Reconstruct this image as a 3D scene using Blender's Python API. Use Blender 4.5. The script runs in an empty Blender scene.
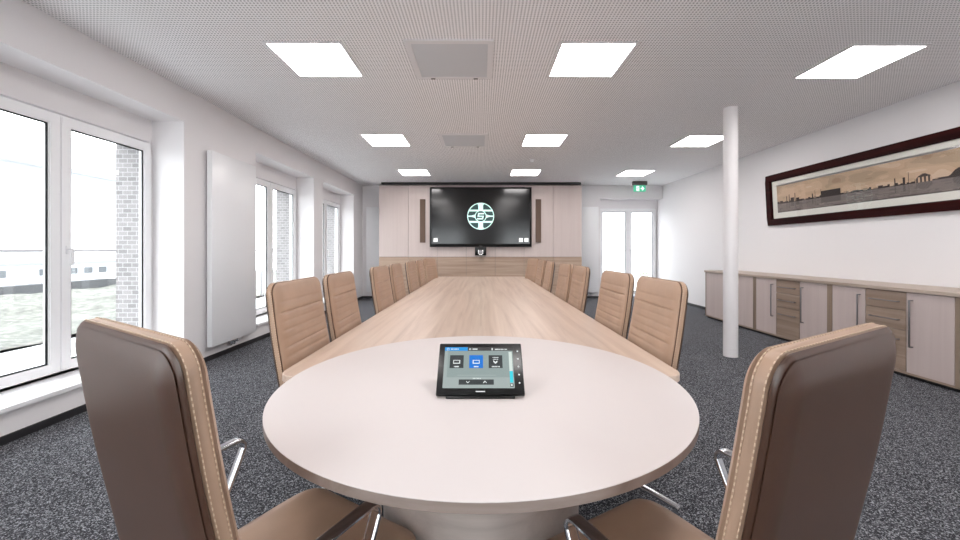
import bpy, bmesh, math, random
from mathutils import Vector, Matrix
R = math.radians
PI = math.pi
scene = bpy.context.scene
COL = scene.collection
random.seed(7)

# ------------------------------------------------------------------ materials
def srgb(r, g, b):
    f = lambda c: (c/255/12.92) if c/255 <= .04045 else ((c/255+.055)/1.055)**2.4
    return (f(r), f(g), f(b), 1)

def mat(name, col, rough=.5, metal=0, spec=.5, coat=0, emit=None, estr=0):
    m = bpy.data.materials.new(name); m.use_nodes = True
    b = m.node_tree.nodes['Principled BSDF']
    b.inputs['Base Color'].default_value = col
    b.inputs['Roughness'].default_value = rough
    b.inputs['Metallic'].default_value = metal
    b.inputs['Specular IOR Level'].default_value = spec
    b.inputs['Coat Weight'].default_value = coat
    if emit:
        b.inputs['Emission Color'].default_value = emit
        b.inputs['Emission Strength'].default_value = estr
    return m

def nodes(m):
    return m.node_tree.nodes, m.node_tree.links, m.node_tree.nodes['Principled BSDF']

def coords(m, scale=(1, 1, 1), rot=(0, 0, 0)):
    n, l, b = nodes(m)
    tc = n.new('ShaderNodeTexCoord'); mp = n.new('ShaderNodeMapping')
    mp.inputs['Scale'].default_value = scale; mp.inputs['Rotation'].default_value = rot
    l.new(tc.outputs['Object'], mp.inputs['Vector'])
    return mp.outputs['Vector']

def ramp(m, fac, stops):
    n, l, b = nodes(m)
    r = n.new('ShaderNodeValToRGB')
    e = r.color_ramp.elements
    e[0].position, e[0].color = stops[0]; e[1].position, e[1].color = stops[-1]
    for p, c in stops[1:-1]:
        x = e.new(p); x.color = c
    l.new(fac, r.inputs['Fac'])
    return r.outputs['Color']

def noise(m, vec, scale, detail=4, rough=.55, dist=0):
    n, l, b = nodes(m)
    t = n.new('ShaderNodeTexNoise')
    t.inputs['Scale'].default_value = scale; t.inputs['Detail'].default_value = detail
    t.inputs['Roughness'].default_value = rough; t.inputs['Distortion'].default_value = dist
    l.new(vec, t.inputs['Vector'])
    return t.outputs['Fac']

def bump(m, h, strength, dist=.002):
    n, l, b = nodes(m)
    x = n.new('ShaderNodeBump'); x.inputs['Strength'].default_value = strength; x.inputs['Distance'].default_value = dist
    l.new(h, x.inputs['Height']); l.new(x.outputs['Normal'], b.inputs['Normal'])

def wood(name, dark, mid, light, axis, rough=.4):
    sc = {'x': (.55, 14, 14), 'y': (14, .55, 14), 'z': (14, 14, .55)}[axis]
    m = mat(name, mid, rough)
    n, l, b = nodes(m)
    v = coords(m, sc)
    f = noise(m, v, 1.0, 6, .62, .6)
    c = ramp(m, f, [(.3, dark), (.5, mid), (.72, light)])
    l.new(c, b.inputs['Base Color'])
    return m

def leather(name, col, rough=.42):
    m = mat(name, col, rough, spec=.5)
    n, l, b = nodes(m)
    v = coords(m)
    bump(m, noise(m, v, 420, 3), .18, .0008)
    f = noise(m, v, 9, 3)
    d = tuple(x*.93 for x in col[:3])+(1,)
    h = tuple(min(1, x*1.05) for x in col[:3])+(1,)
    l.new(ramp(m, f, [(.3, d), (.7, h)]), b.inputs['Base Color'])
    return m

M = {}
M['wall'] = mat('wall_paint', srgb(233, 230, 231), .75)
bump(M['wall'], noise(M['wall'], coords(M['wall']), 160, 4), .08, .001)
M['white'] = mat('white_lacquer', srgb(236, 236, 238), .3)
M['pvc'] = mat('white_window_plastic', srgb(243, 243, 245), .28)
M['base'] = mat('dark_skirting', srgb(38, 37, 40), .5)
M['rubber'] = mat('black_gasket', srgb(18, 22, 22), .5)
M['black'] = mat('black_plastic', srgb(12, 12, 13), .3)
M['screen'] = mat('black_glass_screen', srgb(9, 10, 12), .16, spec=.6)
M['chrome'] = mat('polished_aluminium', srgb(205, 206, 210), .13, 1)
M['steel'] = mat('brushed_steel', srgb(150, 148, 150), .3, 1)
M['alu_frame'] = mat('light_grey_frame', srgb(226, 224, 226), .45)
M['vent'] = mat('grey_grille', srgb(206, 208, 212), .6)
n, l, b = nodes(M['vent'])
M['disk'] = mat('white_table_laminate', srgb(215, 207, 205), .5, spec=.3)
M['disk_edge'] = wood('round_table_edge', srgb(128, 112, 104), srgb(150, 134, 126), srgb(168, 152, 144), 'x', .4)
M['drum'] = wood('pedestal_laminate', srgb(176, 164, 157), srgb(190, 178, 171), srgb(200, 189, 182), 'x', .4)
M['table'] = wood('table_oak', srgb(180, 155, 138), srgb(200, 177, 160), srgb(214, 193, 176), 'y', .33)
M['panel_up'] = wood('beige_wall_panel', srgb(209, 193, 188), srgb(212, 197, 192), srgb(216, 201, 196), 'z', .45)
M['panel_low'] = wood('oak_wall_panel', srgb(160, 134, 116), srgb(182, 157, 138), srgb(198, 174, 154), 'x', .4)
M['cab_wood'] = wood('cabinet_oak', srgb(134, 114, 100), srgb(156, 136, 121), srgb(174, 154, 139), 'y', .45)
M['cab_woodv'] = wood('cabinet_oak_upright', srgb(118, 102, 88), srgb(142, 124, 108), srgb(160, 142, 126), 'z', .45)
M['cab_door'] = wood('cabinet_door_beige', srgb(193, 178, 174), srgb(197, 182, 178), srgb(201, 187, 183), 'z', .45)
M['worktop'] = wood('worktop_oak', srgb(158, 143, 130), srgb(178, 162, 149), srgb(192, 177, 164), 'y', .4)
M['leather'] = leather('tan_leather', srgb(174, 144, 122))
M['leather_back'] = leather('brown_leather_back', srgb(74, 50, 38), .34)
M['seam'] = mat('leather_piping', srgb(98, 72, 54), .45)
M['thread'] = mat('pale_thread', srgb(206, 182, 156), .7)
M['darkpan'] = mat('dark_seat_pan', srgb(40, 36, 34), .5)
M['speaker'] = mat('brown_speaker_cloth', srgb(108, 88, 76), .8)
bump(M['speaker'], noise(M['speaker'], coords(M['speaker']), 300, 2), .5, .002)
M['frame'] = wood('mahogany_frame', srgb(40, 14, 14), srgb(58, 20, 18), srgb(78, 30, 24), 'y', .3)
M['mat'] = mat('picture_mount', srgb(226, 224, 216), .8)
M['plaster'] = mat('column_paint', srgb(236, 232, 233), .4)
M['teal'] = mat('exit_green', srgb(40, 160, 120), .5, emit=srgb(100, 190, 158), estr=.35)
M['exit_white'] = mat('exit_symbol', srgb(240, 255, 248), .5, emit=srgb(235, 255, 246), estr=.5)
M['grey'] = mat('grey_housing', srgb(105, 102, 102), .5)
M['light'] = mat('light_diffuser', srgb(255, 255, 255), .5, emit=(1, .96, .945, 1), estr=9.5)
M['logo_w'] = mat('screen_logo', srgb(220, 245, 240), .4, emit=srgb(190, 240, 230), estr=.36)
M['logo_d'] = mat('screen_logo_teal', srgb(20, 50, 50), .3, emit=srgb(38, 72, 70), estr=.35)
M['px_white'] = mat('screen_white', srgb(240, 240, 240), .4, emit=(1, 1, 1, 1), estr=.5)

# carpet
c = mat('speckled_carpet', srgb(70, 70, 74), .95, spec=.1); M['carpet'] = c
n, l, b = nodes(c); v = coords(c)
vo = n.new('ShaderNodeTexVoronoi'); vo.inputs['Scale'].default_value = 210; l.new(v, vo.inputs['Vector'])
sep = n.new('ShaderNodeSeparateColor'); l.new(vo.outputs['Color'], sep.inputs['Color'])
col = ramp(c, sep.outputs['Red'], [(.0, srgb(34, 34, 38)), (.45, srgb(64, 64, 69)), (.72, srgb(94, 95, 100)), (.95, srgb(160, 162, 167))])
l.new(col, b.inputs['Base Color']); bump(c, vo.outputs['Distance'], .6, .004)

# perforated ceiling: round holes on a staggered grid, each a dark cavity
c = mat('perforated_ceiling', srgb(226, 222, 223), .8); M['ceiling'] = c
n, l, b = nodes(c)
def math_node(nt, op, a, bb=None):
    x = nt.nodes.new('ShaderNodeMath'); x.operation = op
    for i, q in enumerate((a, bb)):
        if q is None: continue
        if isinstance(q, (int, float)): x.inputs[i].default_value = q
        else: nt.links.new(q, x.inputs[i])
    return x.outputs[0]
nt = c.node_tree
tc = n.new('ShaderNodeTexCoord'); sx = n.new('ShaderNodeSeparateXYZ'); l.new(tc.outputs['Object'], sx.inputs[0])
pitch = .024
def dist(off):
    a = math_node(nt, 'SUBTRACT', math_node(nt, 'FRACT', math_node(nt, 'ADD', math_node(nt, 'DIVIDE', sx.outputs[0], pitch), 100+off)), .5)
    d = math_node(nt, 'SUBTRACT', math_node(nt, 'FRACT', math_node(nt, 'ADD', math_node(nt, 'DIVIDE', sx.outputs[1], pitch), 100+off)), .5)
    return math_node(nt, 'ADD', math_node(nt, 'MULTIPLY', a, a), math_node(nt, 'MULTIPLY', d, d))
hole = math_node(nt, 'LESS_THAN', dist(0), .27**2)
mx = n.new('ShaderNodeMix'); mx.data_type = 'RGBA'
l.new(hole, mx.inputs['Factor']); mx.inputs[6].default_value = srgb(248, 246, 247); mx.inputs[7].default_value = srgb(158, 155, 158)
l.new(mx.outputs[2], b.inputs['Base Color'])

# window glass: clear pane that lets light straight through, with a little reflection
g = bpy.data.materials.new('window_glass'); g.use_nodes = True; M['glass'] = g
n, l = g.node_tree.nodes, g.node_tree.links; n.clear()
o = n.new('ShaderNodeOutputMaterial'); mi = n.new('ShaderNodeMixShader'); tr = n.new('ShaderNodeBsdfTransparent'); gl = n.new('ShaderNodeBsdfGlossy')
tr.inputs['Color'].default_value = (.975, .985, .98, 1); gl.inputs['Roughness'].default_value = .02
fr = n.new('ShaderNodeFresnel'); fr.inputs['IOR'].default_value = 1.45
ge = n.new('ShaderNodeNewGeometry'); iv = n.new('ShaderNodeMath'); iv.operation = 'SUBTRACT'; iv.inputs[0].default_value = 1; l.new(ge.outputs['Backfacing'], iv.inputs[1]); mu = n.new('ShaderNodeMath'); mu.operation = 'MULTIPLY'; l.new(fr.outputs[0], mu.inputs[0]); l.new(iv.outputs[0], mu.inputs[1]); l.new(mu.outputs[0], mi.inputs[0]); l.new(tr.outputs[0], mi.inputs[1]); l.new(gl.outputs[0], mi.inputs[2]); l.new(mi.outputs[0], o.inputs[0])

# outside
M['brick'] = mat('grey_brick', srgb(150, 148, 150), .85)
n, l, b = nodes(M['brick'])
br = n.new('ShaderNodeTexBrick'); br.inputs['Scale'].default_value = 5.5
br.inputs['Color1'].default_value = srgb(118, 115, 116); br.inputs['Color2'].default_value = srgb(138, 134, 135); br.inputs['Mortar'].default_value = srgb(165, 163, 163)
l.new(coords(M['brick'], rot=(R(90), 0, 0)), br.inputs['Vector']); l.new(br.outputs['Color'], b.inputs['Base Color'])
M['paving'] = mat('pale_paving', srgb(200, 202, 202), .8)
M['gravel'] = mat('gravel', srgb(130, 134, 122), .95)
n, l, b = nodes(M['gravel'])
l.new(ramp(M['gravel'], noise(M['gravel'], coords(M['gravel'], (1, 1, 1)), 5, 10, .8), [(.3, srgb(50, 49, 47)), (.5, srgb(96, 95, 90)), (.7, srgb(140, 138, 132))]), b.inputs['Base Color'])
M['render_w'] = mat('white_render', srgb(205, 206, 210), .8)
M['render_g'] = mat('grey_render', srgb(78, 78, 81), .8)
M['slate'] = mat('grey_roofing', srgb(122, 123, 126), .7)
M['pane_dark'] = mat('far_window_pane', srgb(86, 88, 92), .4, spec=.2)

# ------------------------------------------------------------------ geometry helpers
class MB:
    def __init__(s): s.bm = bmesh.new()
    def box(s, x0, x1, y0, y1, z0, z1, bev=0, seg=2, mi=0, tf=None):
        vs = [s.bm.verts.new((x, y, z)) for x in (x0, x1) for y in (y0, y1) for z in (z0, z1)]
        q = [(0, 1, 3, 2), (4, 6, 7, 5), (0, 4, 5, 1), (2, 3, 7, 6), (0, 2, 6, 4), (1, 5, 7, 3)]
        fs = [s.bm.faces.new([vs[i] for i in f]) for f in q]
        for f in fs: f.material_index = mi
        if bev:
            es = list({e for f in fs for e in f.edges})
            r = bmesh.ops.bevel(s.bm, geom=es, offset=bev, segments=seg, affect='EDGES', profile=.5, clamp_overlap=True)
            for f in r['faces']: f.material_index = mi
            vs = list({v for f in r['faces'] for v in f.verts} | {v for v in vs if v.is_valid})
        if tf:
            for v in vs: v.co = tf @ v.co
        return s
    def prism(s, pts, z0, z1, bev=0, seg=2, mi=0):
        """pts: list of (x, y), counter-clockwise"""
        lo = [s.bm.verts.new((x, y, z0)) for x, y in pts]; hi = [s.bm.verts.new((x, y, z1)) for x, y in pts]
        k = len(pts)
        ft = s.bm.faces.new(hi); fb = s.bm.faces.new(lo[::-1])
        for i in range(k):
            f = s.bm.faces.new((lo[i], lo[(i+1) % k], hi[(i+1) % k], hi[i])); f.material_index = mi
        if bev:
            es = [e for e in list(ft.edges)+list(fb.edges) if not all(abs(v.co.x) < .002 for v in e.verts)]
            bmesh.ops.bevel(s.bm, geom=es, offset=bev, segments=seg, affect='EDGES', profile=.5)
        return s
    def lathe(s, prof, n=32, cx=0, cy=0):
        rings = []
        for r, z in prof:
            if r < 1e-6: rings.append([s.bm.verts.new((cx, cy, z))])
            else: rings.append([s.bm.verts.new((cx+r*math.cos(2*PI*i/n), cy+r*math.sin(2*PI*i/n), z)) for i in range(n)])
        for a, b in zip(rings, rings[1:]):
            for i in range(n):
                j = (i+1) % n
                if len(a) == 1 and len(b) == 1: continue
                if len(a) == 1: s.bm.faces.new((a[0], b[j], b[i]))
                elif len(b) == 1: s.bm.faces.new((a[i], a[j], b[0]))
                else: s.bm.faces.new((a[i], a[j], b[j], b[i]))
        if len(rings[0]) > 1: s.bm.faces.new(rings[0][::-1])
        if len(rings[-1]) > 1: s.bm.faces.new(rings[-1])
        return s
    def sweep(s, path, side, w, t, closed=False, n=12, power=.6):
        """superelliptic section (w along 'side', t across) swept along path"""
        side = Vector(side).normalized(); P = [Vector(p) for p in path]; rings = []
        for i, p in enumerate(P):
            a = P[i-1] if (i or closed) else P[i]; c = P[(i+1) % len(P)] if (i < len(P)-1 or closed) else P[i]
            d = (c-a).normalized(); sd = (side-d*side.dot(d)).normalized(); up = sd.cross(d)
            ring = []
            for k in range(n):
                th = 2*PI*k/n+PI/n; cc, ss = math.cos(th), math.sin(th)
                cc = math.copysign(abs(cc)**power, cc); ss = math.copysign(abs(ss)**power, ss)
                ring.append(s.bm.verts.new(p+sd*cc*w/2+up*ss*t/2))
            rings.append(ring)
        m = len(rings)
        for i in range(m if closed else m-1):
            a, b = rings[i], rings[(i+1) % m]
            for k in range(n):
                s.bm.faces.new((a[k], a[(k+1) % n], b[(k+1) % n], b[k]))
        if not closed:
            s.bm.faces.new(rings[0][::-1]); s.bm.faces.new(rings[-1])
        return s
    def build(s, name, ms, parent=None, smooth=True, loc=None, ang=38):
        bmesh.ops.recalc_face_normals(s.bm, faces=s.bm.faces)
        me = bpy.data.meshes.new(name); s.bm.to_mesh(me); s.bm.free()
        for m in (ms if isinstance(ms, (list, tuple)) else [ms]): me.materials.append(m)
        if smooth:
            me.polygons.foreach_set('use_smooth', [True]*len(me.polygons)); me.set_sharp_from_angle(angle=R(ang))
        o = bpy.data.objects.new(name, me); COL.objects.link(o)
        if parent: o.parent = parent
        if loc: o.location = loc
        return o

def tag(o, label, cat, group=None):
    o['label'] = label; o['category'] = cat
    if group: o['group'] = group
    return o
def struct(o): o['kind'] = 'structure'; return o
def empty(name, loc=(0, 0, 0), rz=0):
    o = bpy.data.objects.new(name, None); COL.objects.link(o); o.empty_display_size = .1
    o.location = loc; o.rotation_euler = (0, 0, rz); return o
def copy_tree(o, parent=None):
    c = o.copy(); COL.objects.link(c)
    if parent: c.parent = parent
    for ch in list(o.children): copy_tree(ch, c)
    return c

def solid_grid(xs, ys, zs, solid):
    """one connected mesh from a grid of solid and empty cells"""
    mb = MB(); bm = mb.bm; vv = {}
    def V(i, j, k):
        if (i, j, k) not in vv: vv[i, j, k] = bm.verts.new((xs[i], ys[j], zs[k]))
        return vv[i, j, k]
    nx, ny, nz = len(xs)-1, len(ys)-1, len(zs)-1
    S = lambda i, j, k: 0 <= i < nx and 0 <= j < ny and 0 <= k < nz and solid(i, j, k)
    for i in range(nx):
        for j in range(ny):
            for k in range(nz):
                if not S(i, j, k): continue
                if not S(i-1, j, k): bm.faces.new((V(i, j, k), V(i, j, k+1), V(i, j+1, k+1), V(i, j+1, k)))
                if not S(i+1, j, k): bm.faces.new((V(i+1, j, k), V(i+1, j+1, k), V(i+1, j+1, k+1), V(i+1, j, k+1)))
                if not S(i, j-1, k): bm.faces.new((V(i, j, k), V(i+1, j, k), V(i+1, j, k+1), V(i, j, k+1)))
                if not S(i, j+1, k): bm.faces.new((V(i, j+1, k), V(i, j+1, k+1), V(i+1, j+1, k+1), V(i+1, j+1, k)))
                if not S(i, j, k-1): bm.faces.new((V(i, j, k), V(i, j+1, k), V(i+1, j+1, k), V(i+1, j, k)))
                if not S(i, j, k+1): bm.faces.new((V(i, j, k+1), V(i+1, j, k+1), V(i+1, j+1, k+1), V(i, j+1, k+1)))
    return mb

def fillet(pts, r, n=6, closed=False):
    """round the corners of a 2-D polyline; r: radius or list"""
    out = []; k = len(pts)
    for i, p in enumerate(pts):
        p = Vector(p)
        if not closed and i in (0, k-1): out.append(tuple(p)); continue
        a = Vector(pts[i-1]); b = Vector(pts[(i+1) % k])
        rr = r[i] if isinstance(r, (list, tuple)) else r
        if rr <= 0: out.append(tuple(p)); continue
        da, db = (a-p).normalized(), (b-p).normalized()
        th = da.angle(db); d = min(rr/math.tan(th/2), (a-p).length*.49, (b-p).length*.49); rr = d*math.tan(th/2)
        cdir = (da+db).normalized(); cen = p+cdir*(rr/math.sin(th/2))
        s0, s1 = p+da*d-cen, p+db*d-cen
        a0 = math.atan2(s0.y, s0.x); a1 = math.atan2(s1.y, s1.x)
        dlt = (a1-a0+PI) % (2*PI)-PI
        for q in range(n+1):
            t = a0+dlt*q/n; out.append((cen.x+rr*math.cos(t), cen.y+rr*math.sin(t)))
    return out

# ------------------------------------------------------------------ room
CAMZ = 1.22
H = 2.85; XL, XR = -3.0, 4.6; YB = 9.8; YF = -1.6
REC = [(-.95, .84), (2.12, 3.91), (5.16, 6.95), (7.34, 9.11)]  # first recess: unseen window added to brighten the near ceiling
mb = MB(); mb.box(XL-.65, XR+.2, YF-.2, YB+.65, -.15, 0); struct(mb.build('floor', M['carpet'], smooth=False))
mb = MB(); mb.box(XL-.65, XR+.2, YF-.2, YB+.65, H, H+.15); struct(mb.build('ceiling', M['ceiling'], smooth=False))
# left wall: inner layer with the recesses, outer layer with the window openings
ys = [YF-.2]
for a, b in REC: ys += [a, a+.1, b-.03, b]
ys += [YB+.65]
xs = [XL-.43, XL-.42, XL-.32, XL]; zs = [0, .2, .27, 2.3, 2.52, H]
def sol(i, j, k):
    inrec = j % 4 in (1, 2, 3)
    if not inrec: return True
    if i == 2: return k in (0, 4)
    return not (j % 4 == 2 and k == 2)
struct(solid_grid(xs, ys, zs, sol).build('wall_left', M['wall'], smooth=False))
mb = MB(); mb.box(XR, XR+.2, YF-.2, YB+.65, 0, H); struct(mb.build('wall_right', M['wall'], smooth=False))
RW = [(-2.75, -.85), (1.1, 3.0)]  # unseen rear windows added for room brightness, sited from reflections in the television
struct(solid_grid([XL, RW[0][0], RW[0][1], RW[1][0], RW[1][1], XR], [YF-.2, YF], [0, .2, 2.35, H], lambda i, j, k: not (i in (1, 3) and k == 1)).build('wall_rear', M['wall'], smooth=False))
DX0, DX1 = 3.02, 4.6
xs = [XL, DX0, DX0+.06, DX1-.05, XR]; ys = [YB, YB+.3, YB+.4, YB+.65]; zs = [0, .05, 2.3, 2.52, H]
def sol(i, j, k):
    if i == 0 or k == 3 and i > 0 and zs[k] >= 2.52: return True
    if k == len(zs)-2: return True
    if j == 0: return False
    return not (i == 2 and k in (0, 1))
struct(solid_grid(xs, ys, zs, sol).build('wall_back', M['wall'], smooth=False))
# outer brick skin seen through the windows at the reveals
ys = [YF-.2]
for a, b in REC: ys += [a+.08, b-.03]
ys += [YB+.65]
xs2 = [XL-.66, XL-.43]; zs2 = [-.15, .2, 2.31, H+.15]
brick = solid_grid(xs2, ys, zs2, lambda i, j, k: not (j % 2 == 1 and k == 1)).build('wall_outer', M['brick'], smooth=False); struct(brick)

# skirting
def skirt(name, x0, x1, y0, y1):
    mb = MB(); mb.box(x0, x1, y0, y1, 0, .055, .003, 1); struct(mb.build(name, M['base']))
skirt('baseboard_left', XL, XL+.014, YF, YB)
skirt('baseboard_right', XR-.014, XR, YF, YB)
skirt('baseboard_back', XL+.014, DX0, YB-.014, YB)
skirt('baseboard_rear', XL+.014, XR-.014, YF, YF+.014)

# window sills
for i, (a, b) in enumerate(REC):
    mb = MB(); mb.box(XL-.32, XL+.03, a, b, .2, .235, .006, 2); struct(mb.build('trim_%d' % (i+1), M['white']))

# windows, built in local coords: u along the wall, v up, w towards the room
def window(name, place, w, z0, z1, parts, handle_on, door=False):
    """place: (origin, rotation) ; frame spans u 0..w ; parts: list of (u0, u1) glass extents"""
    root = None
    f = .05
    us = [0]+[f]; 
    # outer frame with mullion as a solid grid
    m0, m1 = (parts[0][1]+parts[1][0])/2-.03, (parts[0][1]+parts[1][0])/2+.03
    g = solid_grid([0, f, m0, m1, w-f, w], [-.04, .03], [z0, z0+f, z1-f, z1], lambda i, j, k: not (i in (1, 3) and k == 1))
    root = g.build(name, M['pvc'], smooth=False); struct(root)
    root.location = place[0]; root.rotation_euler = (0, 0, place[1])
    sb = .078
    for q, (a, b) in enumerate(parts):
        gz0, gz1 = z0+.1, z1-.085
        o0, o1 = a-.075, b+.075
        g = solid_grid([o0, a, b, o1], [-.05, .0], [gz0-.075, gz0, gz1, gz1+.075], lambda i, j, k: not (i == 1 and k == 1))
        bmesh.ops.bevel(g.bm, geom=[e for e in g.bm.edges if all(abs(v.co.y+.05) < 1e-5 for v in e.verts) and len(e.link_faces) == 2 and abs(e.link_faces[0].normal.dot(e.link_faces[1].normal)) < .5], offset=.006, segments=2, affect='EDGES')
        sash = g.build('sash', M['pvc'], root, ang=30)
        g = solid_grid([a-.001, a+.012, b-.012, b+.001], [-.034, -.026], [gz0-.001, gz0+.012, gz1-.012, gz1+.001], lambda i, j, k: not (i == 1 and k == 1))
        g.build('gasket', M['rubber'], sash, smooth=False)
        g = MB(); g.box(a+.002, b-.002, -.03, -.026, gz0+.002, gz1-.002); g.build('glass_pane', M['glass'], sash, smooth=False)
        if q == handle_on:
            hx = (a-.035) if handle_on == 1 else (b+.035)
            hz = 1.22
            g = MB(); g.box(hx-.015, hx+.015, -.062, -.05, hz-.035, hz+.035, .006, 3)
            hd = g.build('handle_plate', M['white'], sash)
            g = MB()
            pth = fillet([(-.05, hz+.01), (-.095, hz+.01), (-.095, hz-.12)], .014)
            g.sweep([(hx, y, z) for y, z in pth], (1, 0, 0), .02, .014)
            g.build('handle_lever', M['white'], hd)
    return root
# the left wall windows: local +x runs along +Y of the room, local -y faces the room (+X)
for i, (a, b) in enumerate(REC):
    w = b-a-.06
    window('window_%d' % (i+1), ((XL-.36, a+.05, 0), R(90)), w, .236, 2.285,
           [(.12, .12+.68), (w-.09-.68+.0, w-.09)], 1)
for i, (a, b) in enumerate(RW):
    w = b-a
    window('window_%d' % (i+5), ((b, YF-.1, 0), R(180)), w, .2, 2.35, [(.12, w/2-.09), (w/2+.09, w-.12)], 1)
window('door_1', ((DX0+.03, YB+.34, 0), 0), DX1-DX0-.05, .05, 2.3, [(.11, .72), (.87, 1.43)], 1)

# ------------------------------------------------------------------ panelled end wall
PY = 9.4
seams = [-2.48, -1.765, -1.06, -.36, .345, 1.05, 1.75, 2.45]
root = empty('wall_panelling', (0, PY, 0)); tag(root, 'beige and oak panelled cladding behind the big screen', 'wall panelling')
mb = MB(); mb.box(seams[0], seams[-1], .03, YB-PY, 0, H-.05); mb.build('carcass', M['grey'], root, smooth=False)
for a, b in zip(seams, seams[1:]):
    mb = MB(); mb.box(a+.003, b-.003, 0, .03, 1.055, H-.06, .002, 1); mb.build('upper_panel', M['panel_up'], root, smooth=False)
    mb = MB(); mb.box(a+.003, b-.003, 0, .03, .06, 1.047, .002, 1); mb.build('lower_panel', M['panel_low'], root, smooth=False)
mb = MB(); mb.box(seams[0]+.02, seams[-1]-.02, .02, .06, 0, .06); mb.build('plinth', M['base'], root, smooth=False)
mb = MB(); mb.box(seams[0]+.08, seams[-1]-.04, -.1, -.002, H-.045, H-.001, .003, 1)
tag(mb.build('projection_screen_housing', M['base'], loc=(0, PY, 0)), 'long dark slim housing under the ceiling above the big screen', 'screen housing')

for sx_, w_ in ((-1.415, 'left'), (1.39, 'right')):
    root = empty('wall_speaker', (sx_, PY, 1.4)); tag(root, 'tall narrow brown wall speaker %s of the big screen' % w_, 'speaker', 'wall speakers beside the screen')
    mb = MB(); mb.box(-.066, .066, -.03, -.001, 0, 1.05, .004, 2); mb.build('cabinet', M['speaker'], root)
    mb = MB(); mb.box(-.056, .056, -.036, -.03, .02, 1.03, .002, 1); mb.build('grille', M['speaker'], root)

# ------------------------------------------------------------------ logo classifier
def logo(x, y):
    r = math.hypot(x, y)
    if r > 1: return None
    if r > .94: return 'w'
    if r < .385:
        X, t = x-.2*y, .05
        if abs(X) < .235:
            if abs(y-.19) < t or abs(y) < t or abs(y+.19) < t: return 'w'
            if X < -.125 and 0 < y < .19: return 'w'
            if X > .125 and -.19 < y < 0: return 'w'
        return 'd'
    if r < .44: return 'w'
    if abs(x) < .17+.12*max(0, abs(y)-.75)/.25: return 'w'
    if abs(y) > .36 and abs(abs(y)-.42) < .075: return 'w'
    if abs(y) < .045+.42*max(0, .72-abs(x))**1.3 and abs(x) > .3: return 'w'
    return 'd'

def raster(name, fn, nx, ny, w, h, mats, parent, loc, rot):
    """a flat screen picture: fn(u, v) in 0..1 gives a material index or None; one connected sheet"""
    bm = bmesh.new(); vv = {}
    def V(i, j):
        if (i, j) not in vv: vv[i, j] = bm.verts.new(((i/nx-.5)*w, (j/ny-.5)*h, 0))
        return vv[i, j]
    for i in range(nx):
        for j in range(ny):
            q = fn((i+.5)/nx, (j+.5)/ny)
            if q is None: continue
            f = bm.faces.new((V(i, j), V(i+1, j), V(i+1, j+1), V(i, j+1))); f.material_index = q
    me = bpy.data.meshes.new(name); bm.to_mesh(me); bm.free()
    for m in mats: me.materials.append(m)
    o = bpy.data.objects.new(name, me); COL.objects.link(o); o.parent = parent; o.location = loc; o.rotation_euler = rot
    return o

# television
TW, TH = 2.455, 1.44
root = empty('television', (-.008, PY, 2.015)); tag(root, 'huge black flat screen showing a round S emblem on the panelled wall', 'television')
mb = MB(); mb.box(-TW/2, TW/2, -.09, -.02, -TH/2, TH/2, .008, 2); mb.build('housing', M['black'], root)
mb = MB(); mb.box(-.5, .5, -.02, -.001, -.3, .3); mb.build('wall_bracket', M['black'], root, smooth=False)
scr = MB(); scr.box(-TW/2+.05, TW/2-.05, -.093, -.088, -TH/2+.075, TH/2-.045); scr = scr.build('screen', M['screen'], root, smooth=False)
def f(u, v):
    q = logo(u*2-1, v*2-1)
    return None if q is None else (0 if q == 'w' else 1)
raster('emblem', f, 90, 90, .645, .645, [M['logo_w'], M['logo_d']], scr, (0, -.0945, .018), (R(90), 0, 0))
for x in (-1.085, .97, 1.1):
    mb = MB(); mb.box(x-.045, x+.045, -.095, -.093, -.6, -.51); mb.build('screen_icon', M['px_white'], scr, smooth=False)
# maker's badge strip on the lower bezel
mb = MB(); mb.box(-.04, .04, -.093, -.09, -.703, -.692); mb.build('badge', M['steel'], root, smooth=False)
# camera box
root = empty('video_camera', (-.008, PY, 1.19)); tag(root, 'small black box camera hanging just under the big screen', 'camera')
mb = MB(); mb.box(-.135, .135, -.12, -.001, -.1, .1, .008, 2); mb.build('housing', M['black'], root)
mb = MB(); mb.lathe([(.0, 0), (.035, 0), (.05, .012), (.05, .02), (.03, .024), (0, .024)], 24)
o = mb.build('lens', M['steel'], root, loc=(0, -.12, -.02)); o.rotation_euler = (R(90), 0, 0)
for s_ in (-1, 1):
    mb = MB(); mb.box(s_*.05-.008, s_*.05+.008, -.124, -.12, -.06, .03); mb.build('marking', M['px_white'], root, smooth=False)
mb = MB(); mb.box(-.04, .04, -.124, -.12, -.085, -.062); mb.build('marking', M['px_white'], root, smooth=False)

# ------------------------------------------------------------------ radiators
def radiator(x, y, rz, w, label):
    root = empty('radiator', (x, y, 0), rz); tag(root, label, 'radiator', 'tall flat wall radiators')
    mb = MB(); mb.box(-w/2, w/2, -.09, -.03, .165, 2.3, .006, 2); mb.build('body', M['white'], root)
    mb = MB(); mb.box(-w/2+.06, w/2-.06, -.03, 0, 1.9, 1.96); mb.build('wall_bracket', M['steel'], root, smooth=False)
    mb = MB(); mb.box(-w/2+.06, w/2-.06, -.03, 0, .4, .46); mb.build('wall_bracket', M['steel'], root, smooth=False)
    mb = MB(); mb.box(-.07, .07, -.075, -.035, .125, .165, .006, 2); v = mb.build('valve_block', M['chrome'], root)
    mb = MB(); mb.sweep([(.07, -.055, .145), (.13, -.055, .145)], (0, 0, 1), .034, .034, n=12, power=1); mb.build('thermostat_knob', M['white'], v)
    for s_ in (-.03, .03):
        mb = MB(); p = fillet([(-.055, .13), (-.055, .1), (-.001, .1)], .012)
        mb.sweep([(s_, yy, zz) for yy, zz in p], (1, 0, 0), .014, .014, power=1); mb.build('pipe', M['chrome'], v)
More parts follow.
